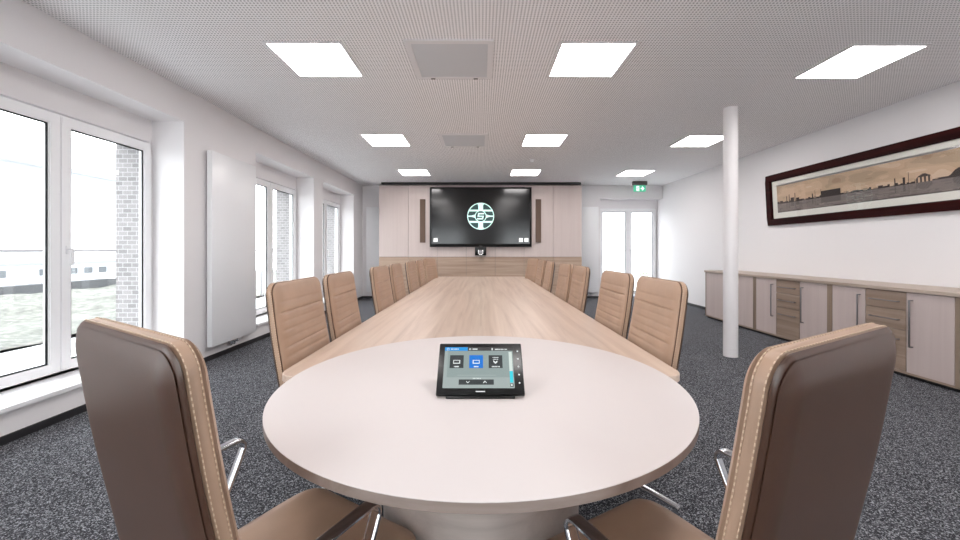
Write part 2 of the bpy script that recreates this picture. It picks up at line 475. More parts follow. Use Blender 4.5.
radiator(XL, 4.6, R(90), .82, 'tall white flat radiator on the window wall between first and second windows')
radiator(-2.68, YB, 0, .4, 'tall white radiator in the corner left of the panelled wall')
radiator(2.72, YB, 0, .46, 'tall white radiator between panelled wall and glazed balcony door')

# ------------------------------------------------------------------ ceiling fittings
def ceiling_light(label):
    root = empty('ceiling_light'); tag(root, label, 'ceiling light', 'square recessed ceiling lights')
    g = solid_grid([-.312, -.288, .288, .312], [-.312, -.288, .288, .312], [-.008, .0], lambda i, j, k: not (i == 1 and j == 1))
    g.build('frame', M['alu_frame'], root, smooth=False)
    mb = MB(); mb.box(-.288, .288, -.288, .288, -.004, 0); mb.build('diffuser', M['light'], root, smooth=False)
    return root
L0 = None
xn = {-1.40: 'left', .93: 'middle', 3.26: 'right'}
for yi, (y, yn) in enumerate([(3.33, 'nearest'), (5.75, 'second'), (8.15, 'farthest')]):
    for x in xn:
        lab = 'square white light panel, %s of the three in the %s row' % (xn[x], yn)
        if L0 is None: L0 = ceiling_light(lab); o = L0
        else: o = copy_tree(L0); o['label'] = lab
        o.location = (x, y if x < 3 else y+.04, H)
for x in xn:   # unseen extra row, added overhead to brighten the round table and foreground
    o = copy_tree(L0); o.location = (x, .93, H); o['label'] = 'square white light panel of the added unseen row above the round table, %s one' % xn[x]
for y, yn in ((3.33, 'nearer'), (5.75, 'farther')):
    root = empty('ceiling_vent', (-.25, y, H)); tag(root, 'grey square ceiling air vent, %s of the two' % yn, 'ceiling vent', 'grey ceiling vents')
    g = solid_grid([-.35, -.305, .305, .35], [-.34, -.295, .295, .34], [-.014, 0], lambda i, j, k: not (i == 1 and j == 1))
    g.build('frame', M['alu_frame'], root, smooth=False)
    mb = MB(); mb.box(-.304, .304, -.294, .294, -.008, 0); mb.build('filter_panel', M['vent'], root, smooth=False)
    for s_ in (-.2, .2):
        mb = MB(); mb.box(s_-.02, s_+.02, .31, .325, -.02, -.014); mb.build('latch', M['grey'], root, smooth=False)
root = empty('smoke_detector', (.93, 7.0, H)); tag(root, 'small round white smoke detector in front of farthest middle light', 'smoke detector')
mb = MB(); mb.lathe([(.055, 0), (.055, -.018), (.05, -.022)], 32); mb.build('base', M['white'], root)
mb = MB(); mb.lathe([(.042, -.022), (.046, -.035), (.036, -.05), (0, -.054)], 32); mb.build('sensor_cap', M['white'], root)
root = empty('exit_sign', (3.77, 9.2, H)); tag(root, 'green lit emergency exit sign hanging above the balcony door', 'exit sign')
mb = MB(); mb.box(-.17, .17, -.04, .04, -.09, 0, .006, 2); mb.build('housing', M['grey'], root)
mb = MB(); mb.box(-.145, .145, -.006, .006, -.245, -.09); pl = mb.build('sign_panel', M['teal'], root, smooth=False)
def f(u, v):
    x, y = (u-.5)*2, (v-.5)
    # doorway with a running figure
    if .22 < u < .46 and .1 < v < .9:
        px, py = (u-.34)/.12, (v-.5)/.4
        if math.hypot(px-.1, (py-.62)) < .2: return 1
        if abs(px-.1+(py-.1)*-.3) < .22 and -.25 < py < .42: return 1
        if abs(py-.2-.3*px) < .09 and abs(px) < .7: return 1
        if -.85 < py < -.15 and abs(px-.15-(py+.2)*-.7) < .16: return 1
        if -.85 < py < -.15 and abs(px+.0+(py+.2)*-.9) < .15: return 1
        return 0
    # arrow
    if .58 < u < .76 and .42 < v < .58: return 0
    if .7 < u < .9 and abs(v-.5) < (.9-u)*1.9: return 0
    return None
raster('pictogram', f, 72, 40, .28, .15, [M['exit_white'], M['teal']], pl, (0, -.0075, -.168), (R(90), 0, 0))

# column
mb = MB(); mb.lathe([(.0745, 0), (.0745, H)], 40); tag(mb.build('column', M['plaster'], loc=(2.87, 4.45, 0)), 'slim round white column standing in front of the sideboards', 'column')

# ------------------------------------------------------------------ sideboards on the right
CX = 4.06
def door(root, y0, y1, handle=None):
    mb = MB(); mb.box(CX, CX+.02, y0+.003, y1-.003, .055, .815, .002, 1); d = mb.build('door', M['cab_door'], root)
    if handle is not None:
        hy = y0+.055 if handle == 'lo' else y1-.055
        mb = MB(); p = fillet([(CX+.001, .305), (CX-.032, .305), (CX-.032, .745), (CX+.001, .745)], .004, 3)
        mb.sweep([(x, hy, z) for x, z in p], (0, 1, 0), .014, .012); mb.build('handle', M['steel'], d)
def drawers(root, y0, y1):
    z = .815
    for h in (.175, .19, .395):
        mb = MB(); mb.box(CX, CX+.02, y0+.003, y1-.003, z-h+.003, z-.003, .002, 1); d = mb.build('drawer', M['cab_wood'], root)
        hz = z-.095
        mb = MB(); p = fillet([(CX+.001, y0+.06), (CX-.028, y0+.06), (CX-.028, y1-.06), (CX+.001, y1-.06)], .004, 3)
        mb.sweep([(x, y, hz) for x, y in p], (0, 0, 1), .01, .01); mb.build('handle', M['steel'], d)
        z -= h
def unit(y0, y1, cells, label, post=True):
    root = empty('sideboard_cabinet', (0, 0, 0)); tag(root, label, 'cabinet', 'sideboard cabinets along the right wall')
    root.location = (0, 0, 0)
    mb = MB(); mb.box(CX+.02, XR-.001, y0+.001, y1-.001, .05, .82); mb.build('body', M['cab_woodv'], root, smooth=False)
    mb = MB(); mb.box(CX+.04, XR-.02, y0+.001, y1-.001, 0, .05); mb.build('plinth', M['base'], root, smooth=False)
    mb = MB(); mb.box(CX, CX+.02, y0+.001, y1-.001, .035, .055); mb.build('bottom_rail', M['cab_wood'], root, smooth=False)
    for c in cells:
        if c[0] == 'post':
            mb = MB(); mb.box(CX-.002, CX+.02, c[1]+.001, c[2]-.001, .04, .818, .001, 1); mb.build('side_post', M['cab_woodv'], root, smooth=False)
        elif c[0] == 'dr': drawers(root, c[1], c[2])
        else: door(root, c[1], c[2], c[3])
unit(5.776, 7.0, [('d', 5.776, 6.38, None), ('d', 6.38, 6.98, None), ('post', 6.98, 7.0)], 'two-door beige cabinet farthest along the right wall, behind the white column')
unit(4.54, 5.776, [('d', 4.54, 4.932, 'hi'), ('dr', 4.932, 5.325), ('d', 5.325, 5.713, 'lo'), ('post', 5.713, 5.776)], 'beige cabinet with oak drawers just right of the white column')
unit(3.28, 4.54, [('post', 3.28, 3.314), ('d', 3.314, 3.697, 'hi'), ('dr', 3.697, 4.09), ('d', 4.09, 4.476, 'lo'), ('post', 4.476, 4.54)], 'beige cabinet with oak drawers nearest the camera under the framed picture')
unit(2.04, 3.28, [('d', 2.04, 2.44, 'hi'), ('dr', 2.44, 2.83), ('d', 2.83, 3.22, 'lo'), ('post', 3.22, 3.28)], 'beige cabinet next to the nearest one, mostly outside the picture edge')
mb = MB(); mb.box(CX-.02, XR-.001, 2.03, 7.01, .82, .855, .003, 1)
tag(mb.build('worktop', M['worktop']), 'long light oak worktop running over the cabinets by the right wall', 'worktop')

# ------------------------------------------------------------------ framed panorama
PYC, PL, PZ, PH = 4.69, 2.94, 1.995, .785
root = empty('framed_picture', (XR-.021, PYC, PZ), R(-90)); root.rotation_euler = (R(3), 0, R(-90)); tag(root, 'very long dark red framed harbour panorama on right wall above the cabinets', 'picture')
fw = .105
g = solid_grid([-PL/2, -PL/2+fw, PL/2-fw, PL/2], [-.045, -.002], [-PH/2, -PH/2+fw, PH/2-fw, PH/2], lambda i, j, k: not (i == 1 and k == 1))
bmesh.ops.bevel(g.bm, geom=[e for e in g.bm.edges if all(v.co.y < -.04 for v in e.verts) and len(e.link_faces) == 2 and abs(e.link_faces[0].normal.dot(e.link_faces[1].normal)) < .5], offset=.012, segments=3, affect='EDGES')
M['frame_'] = wood('mahogany_picture_frame', srgb(26, 3, 4), srgb(40, 6, 7), srgb(56, 12, 10), 'x', .6); M['frame_'].node_tree.nodes['Principled BSDF'].inputs['Specular IOR Level'].default_value = .1
g.build('frame', M['frame_'], root, ang=30)
mw = .085
g = solid_grid([-PL/2+fw, -PL/2+fw+mw, PL/2-fw-mw, PL/2-fw], [-.014, -.008], [-PH/2+fw, -PH/2+fw+mw, PH/2-fw-mw+.02, PH/2-fw], lambda i, j, k: not (i == 1 and k == 1))
g.build('mount', M['mat'], root, smooth=False)
iw, ih = PL-2*fw-2*mw, PH-2*fw-2*mw+.02
cols = [srgb(172, 150, 126), srgb(186, 160, 134), srgb(196, 168, 142), srgb(206, 182, 158), srgb(160, 134, 112),      # sky 0-4
        srgb(44, 34, 32), srgb(66, 54, 48), srgb(150, 130, 112),                                                   # skyline 5-7
        srgb(122, 112, 108), srgb(104, 96, 94), srgb(84, 76, 74), srgb(140, 128, 122)]                              # water 8-11
pm = [mat('print_ink_%d' % i, c, .7) for i, c in enumerate(cols)]
rr = random.Random(3)
NX, NY = 420, 64
hor = .36
sky = [0]*NX
tops = [0]*NX; light = [False]*NX
i = 0
while i < NX:
    w_ = rr.choice([2, 3, 4, 6, 9]); hgt = rr.choice([.02, .03, .05, .06, .08, .04])
    lt = rr.random() < .3
    for k in range(i, min(NX, i+w_)): tops[k] = hgt; light[k] = lt
    i += w_
def put(u0, u1, h, fn=None):
    for k in range(int(u0*NX), int(u1*NX)):
        tops[k] = max(tops[k], h if fn is None else fn((k/NX-u0)/(u1-u0))); light[k] = False
put(.07, .075, .24); put(.09, .094, .28); put(.1, .125, .16); put(.13, .134, .30); put(.14, .16, .12); put(.02, .045, .1)
put(.245, .25, .17); put(.262, .266, .26); put(.30, .41, .20); put(.298, .302, .27)      # warehouse block
put(.66, .665, .2); put(.665, .675, .08); put(.695, .703, .18); put(.715, .718, .3)
put(.74, .80, .2, lambda t: .1+.1*math.sin(t*PI)); put(.86, .97, .22, lambda t: .08+.12*abs(math.sin(t*2*PI)))
# small fishing of the noise for clouds
def vnoise(x, y):
    def h(i, j): return ((math.sin(i*127.1+j*311.7)*43758.5453) % 1)
    i, j = math.floor(x), math.floor(y); fx, fy = x-i, y-j
    fx, fy = fx*fx*(3-2*fx), fy*fy*(3-2*fy)
    return (h(i, j)*(1-fx)+h(i+1, j)*fx)*(1-fy)+(h(i, j+1)*(1-fx)+h(i+1, j+1)*fx)*fy
def f(u, v):
    k = min(NX-1, int(u*NX))
    if v < hor:
        d = hor-v
        if d < tops[k]*.9 and d < .2 and not light[k] and (tops[k] > .11): return 9 if (k*7+int(v*NY)*3) % 5 else 10
        q = vnoise(u*20, v*60)
        return 10 if d > .26 and q > .4 else (8 if q > .35 else (9 if q > .2 else 11))
    d = v-hor
    if d < tops[k]:
        if .74 < u < .8 and d < .12 and (k//3) % 2: return 2
        return 7 if light[k] and d > .015 else (5 if (k*13+int(v*NY)*7) % 11 else 6)
    q = .6*vnoise(u*7+v*1.5, v*4)+.4*vnoise(u*18, v*9)
    return 4 if q < .25 and v > .6 else (0 if q < .4 else (1 if q < .55 else (2 if q < .7 else 3)))
raster('print', f, NX, NY, iw, ih, pm, root, (0, -.008, -.01), (R(90), 0, 0))
pg = bpy.data.materials.new('picture_glass'); pg.use_nodes = True
n, l = pg.node_tree.nodes, pg.node_tree.links; n.clear()
o = n.new('ShaderNodeOutputMaterial'); mi = n.new('ShaderNodeMixShader'); tr = n.new('ShaderNodeBsdfTransparent'); gl = n.new('ShaderNodeBsdfGlossy')
gl.inputs['Roughness'].default_value = .01; fr = n.new('ShaderNodeFresnel'); fr.inputs['IOR'].default_value = 1.5
ge = n.new('ShaderNodeNewGeometry'); iv = n.new('ShaderNodeMath'); iv.operation = 'SUBTRACT'; iv.inputs[0].default_value = 1; l.new(ge.outputs['Backfacing'], iv.inputs[1]); mu = n.new('ShaderNodeMath'); mu.operation = 'MULTIPLY'; l.new(fr.outputs[0], mu.inputs[0]); l.new(iv.outputs[0], mu.inputs[1]); l.new(mu.outputs[0], mi.inputs[0]); l.new(tr.outputs[0], mi.inputs[1]); l.new(gl.outputs[0], mi.inputs[2]); l.new(mi.outputs[0], o.inputs[0])
mb = MB(); mb.box(-PL/2+fw, PL/2-fw, -.02, -.017, -PH/2+fw, PH/2-fw); mb.build('glass', pg, root, smooth=False)

# ------------------------------------------------------------------ tables
root = empty('conference_table', (0, 4.5, 0)); tag(root, 'long oak conference table running towards the big screen', 'table')
T0, T1, TX = 1.53-4.5, 7.3-4.5, .815
for s_ in (-1, 1):
    pts = [(s_*.0004, T0), (s_*TX, T0), (s_*TX, T1), (s_*.0004, T1)]
    if s_ < 0: pts = pts[::-1]
    # only the outer near corner is rounded strongly
    rad = [(.075 if abs(p[0]) > .5 else 0) for p in pts]
    mb = MB(); mb.prism(fillet(pts, rad, 6, True), .69, .72, .002, 1); mb.build('tabletop_half', M['table'], root)
for y in (-2.0, 0, 2.1):
    mb = MB(); mb.box(-.32, .32, y-.2, y+.2, .0, .69, .01, 2); mb.build('pedestal', M['drum'], root)
DC = (0, 1.434); DR = .705
root = empty('round_table', (DC[0], DC[1], 0)); tag(root, 'round white-topped table at the near end of the oak table', 'table')
mb = MB(); mb.lathe([(DR-.002, .7202), (DR, .7222), (DR, .743)], 128); 
# top sheet and edge band are separate pieces
mb.build('edge_band', M['disk_edge'], root)
mb = MB(); mb.lathe([(DR, .743), (DR, .7444), (DR-.0012, .7452)], 128); mb.build('tabletop', M['disk'], root)
mb = MB(); mb.lathe([(.34, 0), (.343, .03), (.362, .719)], 96); mb.build('pedestal', M['drum'], root)
# control panel
root = empty('control_panel', (-.002, 1.253, .7455)); tag(root, 'black touch panel with lit screen standing on the round table', 'touch panel')
mb = MB(); mb.box(-.111, .111, -.022, .10, 0, .009, .003, 2); mb.build('foot', M['black'], root)
mb = MB(); mb.box(-.06, .06, .035, .075, .009, .07, .005, 2); mb.build('stand', M['black'], root)
tilt = R(90-44)
W_, H_ = .286, .186
rotm = Matrix.Rotation(tilt, 4, 'X')    # local xy plane becomes the leaning face
def place(o, x, y, z):
    o.parent = root; v = Vector((0, -.018, .012))+rotm @ Vector((x, y, z)); o.location = v; o.rotation_euler = (tilt, 0, 0)
mb = MB(); mb.box(-W_/2, W_/2, 0, H_, -.016, 0, .004, 2); o = mb.build('housing', M['black']); place(o, 0, 0, 0)
P = {}
def pm_(k, c, s=.55): P[k] = mat('panel_'+k, (0.01, .01, .01, 1), .25, emit=c, estr=s)
pm_('bg', srgb(150, 166, 164), .5); pm_('bg2', srgb(168, 180, 178), .5); pm_('blue', srgb(24, 150, 226)); pm_('blue2', srgb(10, 118, 214)); pm_('dark', srgb(52, 58, 60)); pm_('bar', srgb(64, 62, 62))
pm_('white', srgb(235, 240, 240)); pm_('cyan', srgb(40, 210, 228)); pm_('pale', srgb(214, 226, 220))
keys = ['bg', 'bg2', 'blue', 'blue2', 'dark', 'bar', 'white', 'cyan', 'pale']; K = {k: i for i, k in enumerate(keys)}
def text_rows(u, v, u0, u1, v0, v1, seed=0):
    """illegible small lettering: short upright strokes"""
    if u0 < u < u1 and v0 < v < v1:
        return (math.sin((u*190+seed)*1.7)+math.sin(u*311+seed*3)) > -.9
    return False
def f(u, v):
    if v > .905:
        if u < .335:
            if abs(math.hypot((u-.045)*1.6, v-.95)-.026) < .006: return K['white']
            return K['white'] if text_rows(u, v, .09, .2, .935, .962, 1) else K['blue']
        if u < .342: return K['dark']
        if text_rows(u, v, .41, .48, .935, .962, 2) or text_rows(u, v, .74, .92, .932, .96, 4): return K['white']
        if .36 < u < .385 and .925 < v < .975 and not (.366 < u < .379 and .935 < v < .965): return K['white']
        if .69 < u < .71 and .92 < v < .98: return K['white']
        return K['bar']
    if .94 < u < .985:
        if .03 < v < .11: 
            return K['white'] if abs(u-.962) < .011 and abs(v-.07) < .02 else K['dark']
        if .13 < v < .40: return K['cyan']
        if v < .88 and v >= .40: return K['pale']
    for i, c in enumerate((.18, .465, .745)):
        if abs(u-c) < .10 and .47 < v < .79:
            base = K['blue2'] if i == 1 else K['dark']
            if i < 2:
                if abs(u-c) < .05 and .575 < v < .675 and not (abs(u-c) < .038 and .597 < v < .657): return K['white']
                if text_rows(u, v, c-.035, c+.035, .495, .525, i): return K['white']
            else:
                if text_rows(u, v, c-.045, c+.045, .725, .745, 5) or text_rows(u, v, c-.035, c+.035, .68, .70, 6): return K['white']
                if abs(v-.60-abs(u-c)*1.5) < .022 and abs(u-c) < .03: return K['white']
                if text_rows(u, v, c-.06, c+.06, .49, .52, 8): return K['white']
            return base
    if abs(u-.47) < .245 and .08 < v < .20:
        for cc, sg in ((.35, 1), (.59, -1)):
            if abs(v-.14-sg*(abs(u-cc)-.012)*1.6) < .012 and abs(u-cc) < .022: return K['white']
        return K['dark']
    if text_rows(u, v, .41, .53, .215, .235, 9): return K['white']
    if abs(v-.30) < .006 and .2 < u < .75: return K['bg2']
    return K['bg2'] if (v < .25 or u < .05) else K['bg']
sw, sh = .234, .148
o = raster('touch_screen', f, 220, 140, sw, sh, [P[k] for k in keys], root, (0, 0, 0), (0, 0, 0)); place(o, -.006, .096, .0006)
def f(u, v): return 0 if text_rows(u, v, 0, 1, 0, 1, 3) else None
o = raster('maker_lettering', lambda u, v: 0 if text_rows(u*.15, v, -.1, 1, -1, 2, 3) else None, 40, 4, .03, .0035, [P['white']], root, (0, 0, 0), (0, 0, 0)); place(o, 0, .011, .0008)
for i in range(5):
    y = .154-.0285*i
    mb = MB(); mb.prism([(.0028*math.cos(a*PI/4), .0028*math.sin(a*PI/4)) for a in range(8)], 0, .0006); o = mb.build('side_key', P['white'], smooth=False); place(o, .128, y, .0002)

# ------------------------------------------------------------------ chairs
def catmull(pts, m=12):
    out = []; P_ = [pts[0]]+list(pts)+[pts[-1]]
    for i in range(1, len(P_)-2):
        p0, p1, p2, p3 = [Vector(q) for q in P_[i-1:i+3]]
        for k in range(m):
            t = k/m
            out.append(.5*((2*p1)+(p2-p0)*t+(2*p0-5*p1+4*p2-p3)*t*t+(3*p1-p0-3*p2+p3)*t**3))
    out.append(Vector(pts[-1])); return out
class Spine:
    def __init__(s, pts, flip):
        s.P = catmull(pts); s.flip = flip; s.L = [0]
        for a, b in zip(s.P, s.P[1:]): s.L.append(s.L[-1]+(b-a).length)
        s.len = s.L[-1]
    def at(s, q):
        if q <= 0: i, f = 0, q/(s.L[1])
        elif q >= s.len: i = len(s.P)-2; f = 1+(q-s.len)/(s.L[-1]-s.L[-2])
        else:
            i = 0
            while s.L[i+1] < q: i += 1
            f = (q-s.L[i])/(s.L[i+1]-s.L[i])
        i0 = max(0, i-1); i1 = min(len(s.P)-1, i+2)
        return s.P[i].lerp(s.P[i+1], f), (s.P[i1]-s.P[i0]).normalized()
    def pt(s, u, q, t):
        p, T = s.at(q)
        N = Vector((T.y, -T.x)) if not s.flip else Vector((-T.y, T.x))
        return Vector((u, p.x+N.x*t, p.y+N.y*t))
def rounded(x, y, W, Hh, r):
    """move a point of a rectangle grid into the same rectangle with round corners"""
    ax, ay = abs(x), abs(y)
    if ax > W-r and ay > Hh-r:
        p, q = (ax-(W-r))/r, (ay-(Hh-r))/r
        p, q = p*math.sqrt(1-q*q/2), q*math.sqrt(1-p*p/2)
        ax, ay = W-r+p*r, Hh-r+q*r
    return math.copysign(ax, x), math.copysign(ay, y)
def ticks(W, r, n, m=5):
    a = [-W+r*i/m for i in range(m)]; b = [-(W-r)+2*(W-r)*i/n for i in range(n+1)]
    return a+b+[-q for q in a[::-1]]
def slab(spine, wf, W, r, layers, bulge0, bulge1, nx, ny, front_fn=None):
    """padded slab. layers: (t, inset, material); bulge of the first and last face"""
    bm = bmesh.new(); Hh = spine.len/2
    def P_(x, y, inset, t):
        k = (W-inset)/W; h = (Hh-inset)/Hh
        x, y = rounded(x, y, W, Hh, r)
        q = y*h+Hh
        return spine.pt(x*k*wf(q/spine.len), q, t)
    X, Y = ticks(W, r, nx), ticks(Hh, r, ny)
    per = [(i, 0) for i in range(len(X))]+[(len(X)-1, j) for j in range(1, len(Y))]+[(i, len(Y)-1) for i in range(len(X)-2, -1, -1)]+[(0, j) for j in range(len(Y)-2, 0, -1)]
    rings = []
    for t, ins, mi in layers:
        rings.append([bm.verts.new(P_(X[i], Y[j], ins, t)) for i, j in per])
    for k in range(len(rings)-1):
        a, b = rings[k], rings[k+1]
        for i in range(len(a)):
            f = bm.faces.new((a[i], a[(i+1) % len(a)], b[(i+1) % len(a)], b[i])); f.material_index = layers[k][2]
    for ring, (t, ins, mi), bl, fn in ((rings[0], layers[0], bulge0, None), (rings[-1], layers[-1], bulge1, front_fn)):
        g = {}
        for q, (i, j) in enumerate(per): g[i, j] = ring[q]
        for i in range(1, len(X)-1):
            for j in range(1, len(Y)-1):
                ex = min(1, (W-abs(X[i]))/.05); ey = min(1, (Hh-abs(Y[j]))/.05)
                e = (1-(1-ex)**2)*(1-(1-ey)**2)
                dt = bl*e
                if fn: dt += fn(X[i], (Y[j]+Hh)/(2*Hh))*e
                g[i, j] = bm.verts.new(P_(X[i], Y[j], ins, t+dt))
        for i in range(len(X)-1):
            for j in range(len(Y)-1):
                f = bm.faces.new((g[i, j], g[i+1, j], g[i+1, j+1], g[i, j+1])); f.material_index = mi
    mb = MB(); mb.bm.free(); mb.bm = bm
    line = lambda inset, t, dense=1: [P_(X[i], Y[j], inset, t) for i, j in per]
    return mb, line
def resample(P_, step):
    out = []; P_ = P_+[P_[0]]; L = [0]
    for a, b in zip(P_, P_[1:]): L.append(L[-1]+(b-a).length)
    n_ = int(L[-1]/step)//2*2; k = 0
    for i in range(n_):
        d = L[-1]*i/n_
        while L[k+1] < d: k += 1
        out.append(P_[k].lerp(P_[k+1], (d-L[k])/max(1e-9, L[k+1]-L[k])))
    return out
def stitch(line, parent, centre):
    pts = resample(line, .0052)
    mb = MB(); bm = mb.bm; rings = []; k = len(pts); rad = .0012
    for i, p in enumerate(pts):
        d = (pts[(i+1) % k]-pts[i-1]).normalized(); a = d.orthogonal().normalized()
        a = Vector((1, 0, 0)).cross(d) if abs(d.x) < .9 else Vector((0, 1, 0)).cross(d)
        a.normalize(); b = a.cross(d)
        rings.append([bm.verts.new(p+a*rad*math.cos(q*PI/2+.78)+b*rad*math.sin(q*PI/2+.78)) for q in range(4)])
    for i in range(k):
        A, B = rings[i], rings[(i+1) % k]
        for q in range(4):
            f = bm.faces.new((A[q], A[(q+1) % 4], B[(q+1) % 4], B[q])); f.material_index = 0 if i % 2 else 1
    return mb.build('stitching', [M['thread'], M['leather']], parent)

def make_chair():
    root = empty('conference_chair')
    # backrest
    sp = Spine([(-.208, .435), (-.226, .55), (-.251, .69), (-.274, .82), (-.293, .95), (-.309, 1.072)], False)
    h = .024
    wf = lambda q: 1.05-.065*q
    lay = [(-h, .016, 1), (-h*.9, .009, 2), (-h*.84, .0115, 1), (-h*.72, .004, 1), (-h*.55, .001, 2), (-h*.45, .0055, 0), (-h*.3, .0, 0), (h*.3, .0, 0), (h*.45, .0, 2), (h*.55, .0055, 0), (h*.7, .002, 0), (h*.95, .009, 0), (h, .018, 0)]
    ribs = [(1-d/.65, k) for d, k in ((.075, .4), (.125, 1), (.168, .35), (.21, .5), (.25, .4), (.29, .8), (.335, .5), (.40, 1), (.48, .8), (.56, .8))]
    def rib(x, q):
        return -.007*sum(k*math.exp(-((q-c)*.65/.0055)**2) for c, k in ribs)
    mb, line = slab(sp, wf, .249, .05, lay, -.010, .008, 14, 96, rib)
    bk = mb.build('backrest', [M['leather'], M['leather_back'], M['seam']], root, ang=60)
    stitch(line(-.0006, -h*.34), bk, None); stitch(line(-.0006, h*.36), bk, None)
    # seat
    ss = Spine([(-.21, .378), (-.1, .372), (.06, .376), (.2, .38), (.272, .362)], True)
    h2 = .038
    lay2 = [(-h2, .018, 0), (-h2*.7, .004, 0), (-h2*.2, .0, 2), (-h2*.1, .004, 0), (0, 0, 0), (h2*.4, .0, 2), (h2*.5, .004, 0), (h2*.65, .002, 0), (h2*.9, .009, 0), (h2, .018, 0)]
    mb, line2 = slab(ss, lambda q: .95+.05*math.sin(q*PI), .245, .055, lay2, -.0, .014, 14, 20)
    st = mb.build('seat', [M['leather'], M['leather_back'], M['seam']], root, ang=60)
    stitch(line2(-.0006, h2*.2), st, None)
    mb = MB(); mb.box(-.19, .19, -.16, .16, .31, .345, .012, 2); mb.build('seat_pan', M['darkpan'], root)
    mb = MB(); mb.lathe([(.028, .09), (.028, .26), (.02, .262), (.02, .311)], 24); mb.build('gas_lift', M['chrome'], root)
    mb = MB(); mb.lathe([(.045, .075), (.05, .085), (.05, .125), (.035, .14)], 24); mb.build('hub', M['chrome'], root)
    for s_ in (-1, 1):
        p = fillet([(-.235, .622), (.060, .65), (-.07, .35), (.03, .33)], [0, .022, .03, 0], 7)
        mb = MB(); mb.sweep([(s_*(.283-.031*max(0, min(1, (-.09-y)/.14))*(z > .55)), y, z) for y, z in [(-.235+.145*q/6, .622+.0165*q/6) for q in range(6)]+p[1:-1]]+[(s_*.283, -.03, .336)], (1, 0, 0), .032, .011); a = mb.build('armrest', M['chrome'], root)
        mb = MB(); mb.box(min(s_*.17, s_*.29), max(s_*.17, s_*.29), -.07, -.03, .33, .342, .003, 1); mb.build('arm_bracket', M['chrome'], a)
    for k in range(4):
        a = R(45+90*k); tf = Matrix.Rotation(a, 4, 'Z')
        mb = MB(); mb.sweep([(.03, 0, .11), (.12, 0, .105), (.25, 0, .09), (.36, 0, .072), (.378, 0, .068)], (0, 1, 0), .038, .022)
        for v in mb.bm.verts:
            v.co.y *= 1.15-.9*v.co.x; v.co = tf @ v.co
        lg = mb.build('leg', M['chrome'], root)
        mb = MB(); mb.lathe([(.028, 0), (.028, .008), (.012, .026), (.011, .062)], 20); g_ = mb.build('glide', M['chrome'], lg); g_.location = tf @ Vector((.362, 0, 0))
    return root
proto = make_chair()
G = 'tan leather conference chairs'
chairs = []
def put_chair(x, y, rz, label):
    o = proto if not chairs else copy_tree(proto)
    o.location = (x, y, 0); o.rotation_euler = (0, 0, R(rz)); tag(o, label, 'chair', G); chairs.append(o)
put_chair(-.507, .995, -31, 'tan leather chair at the round table, left foreground, back turned')
put_chair(.463, .940, 29.5, 'tan leather chair at the round table, right foreground, back turned')
LZ = [1.69, 2.27, 3.25, 3.91, 4.79, 5.51, 6.5]; RZ = [1.74, 2.36, 3.32, 3.91, 4.88, 5.55, 6.33]
ordn = ['nearest the camera', 'second from the camera', 'third from the camera', 'fourth of seven', 'third from the screen', 'second from the screen', 'closest to the screen']
for side, Z in (('left', LZ), ('right', RZ)):
    s_ = -1 if side == 'left' else 1
    for k, z in enumerate(Z):
        put_chair(s_*.615, z+{(-1, 0): .232, (1, 2): .235}.get((s_, k), .249), s_*90+[0, 1.5, -1, 1, -1.5, .5, s_*15][k], 'tan ribbed leather chair on the oak table\'s %s side, %s' % (side, ordn[k]))

# ------------------------------------------------------------------ outside
mb = MB(); mb.box(-5.95, XL-.78, -4, 22, -.2, -.06); struct(mb.build('ground_terrace', M['paving'], smooth=False))
mb = MB(); mb.box(XL-.78, 12, YB+.65, 14, -.2, -.06); struct(mb.build('ground_balcony', M['paving'], smooth=False))
mb = MB(); mb.box(-60, 50, -40, 80, -3.3, -3.1); struct(mb.build('ground_far', M['paving'], smooth=False))
bm = bmesh.new(); bmesh.ops.create_grid(bm, x_segments=60, y_segments=90, size=.5)
for v in bm.verts:
    v.co.x = -5.95-(v.co.x+.5)*7.15; v.co.y = v.co.y*32+12; v.co.z = -.12+.12*vnoise(v.co.x*1.4, v.co.y*1.4)+.06*vnoise(v.co.x*5, v.co.y*5)
mb = MB(); mb.bm.free(); mb.bm = bm; g = mb.build('gravel_roof', M['gravel'], smooth=True); g['kind'] = 'stuff'; tag(g, 'rough grey-green gravel roof beyond the terrace', 'gravel')
def railing(x0, y0, x1, y1, label):
    d = Vector((x1-x0, y1-y0, 0)); L = d.length
    root = empty('balcony_railing', (x0, y0, -.06), math.atan2(d.y, d.x)); tag(root, label, 'railing')
    mb = MB(); mb.sweep([(0, 0, 1.27), (L, 0, 1.27)], (0, 1, 0), .04, .03, power=.8); mb.build('top_rail', M['grey'], root)
    k = max(1, round(L/3.4))
    for i in range(k+1):
        mb = MB(); mb.box(L*i/k-.008, L*i/k+.008, -.02, .02, 0, 1.265); mb.build('post', M['steel'], root, smooth=False)
    for i in range(k):
        mb = MB(); mb.box(L*i/k+.03, L*(i+1)/k-.03, -.006, .006, .08, 1.24); mb.build('glass_infill', M['glass'], root, smooth=False)
railing(-5.9, .2, -5.9, 20.6, 'slim glass and steel terrace railing outside the left windows')
railing(1, 13.4, 9, 13.4, 'slim glass and steel balcony railing outside the back door')
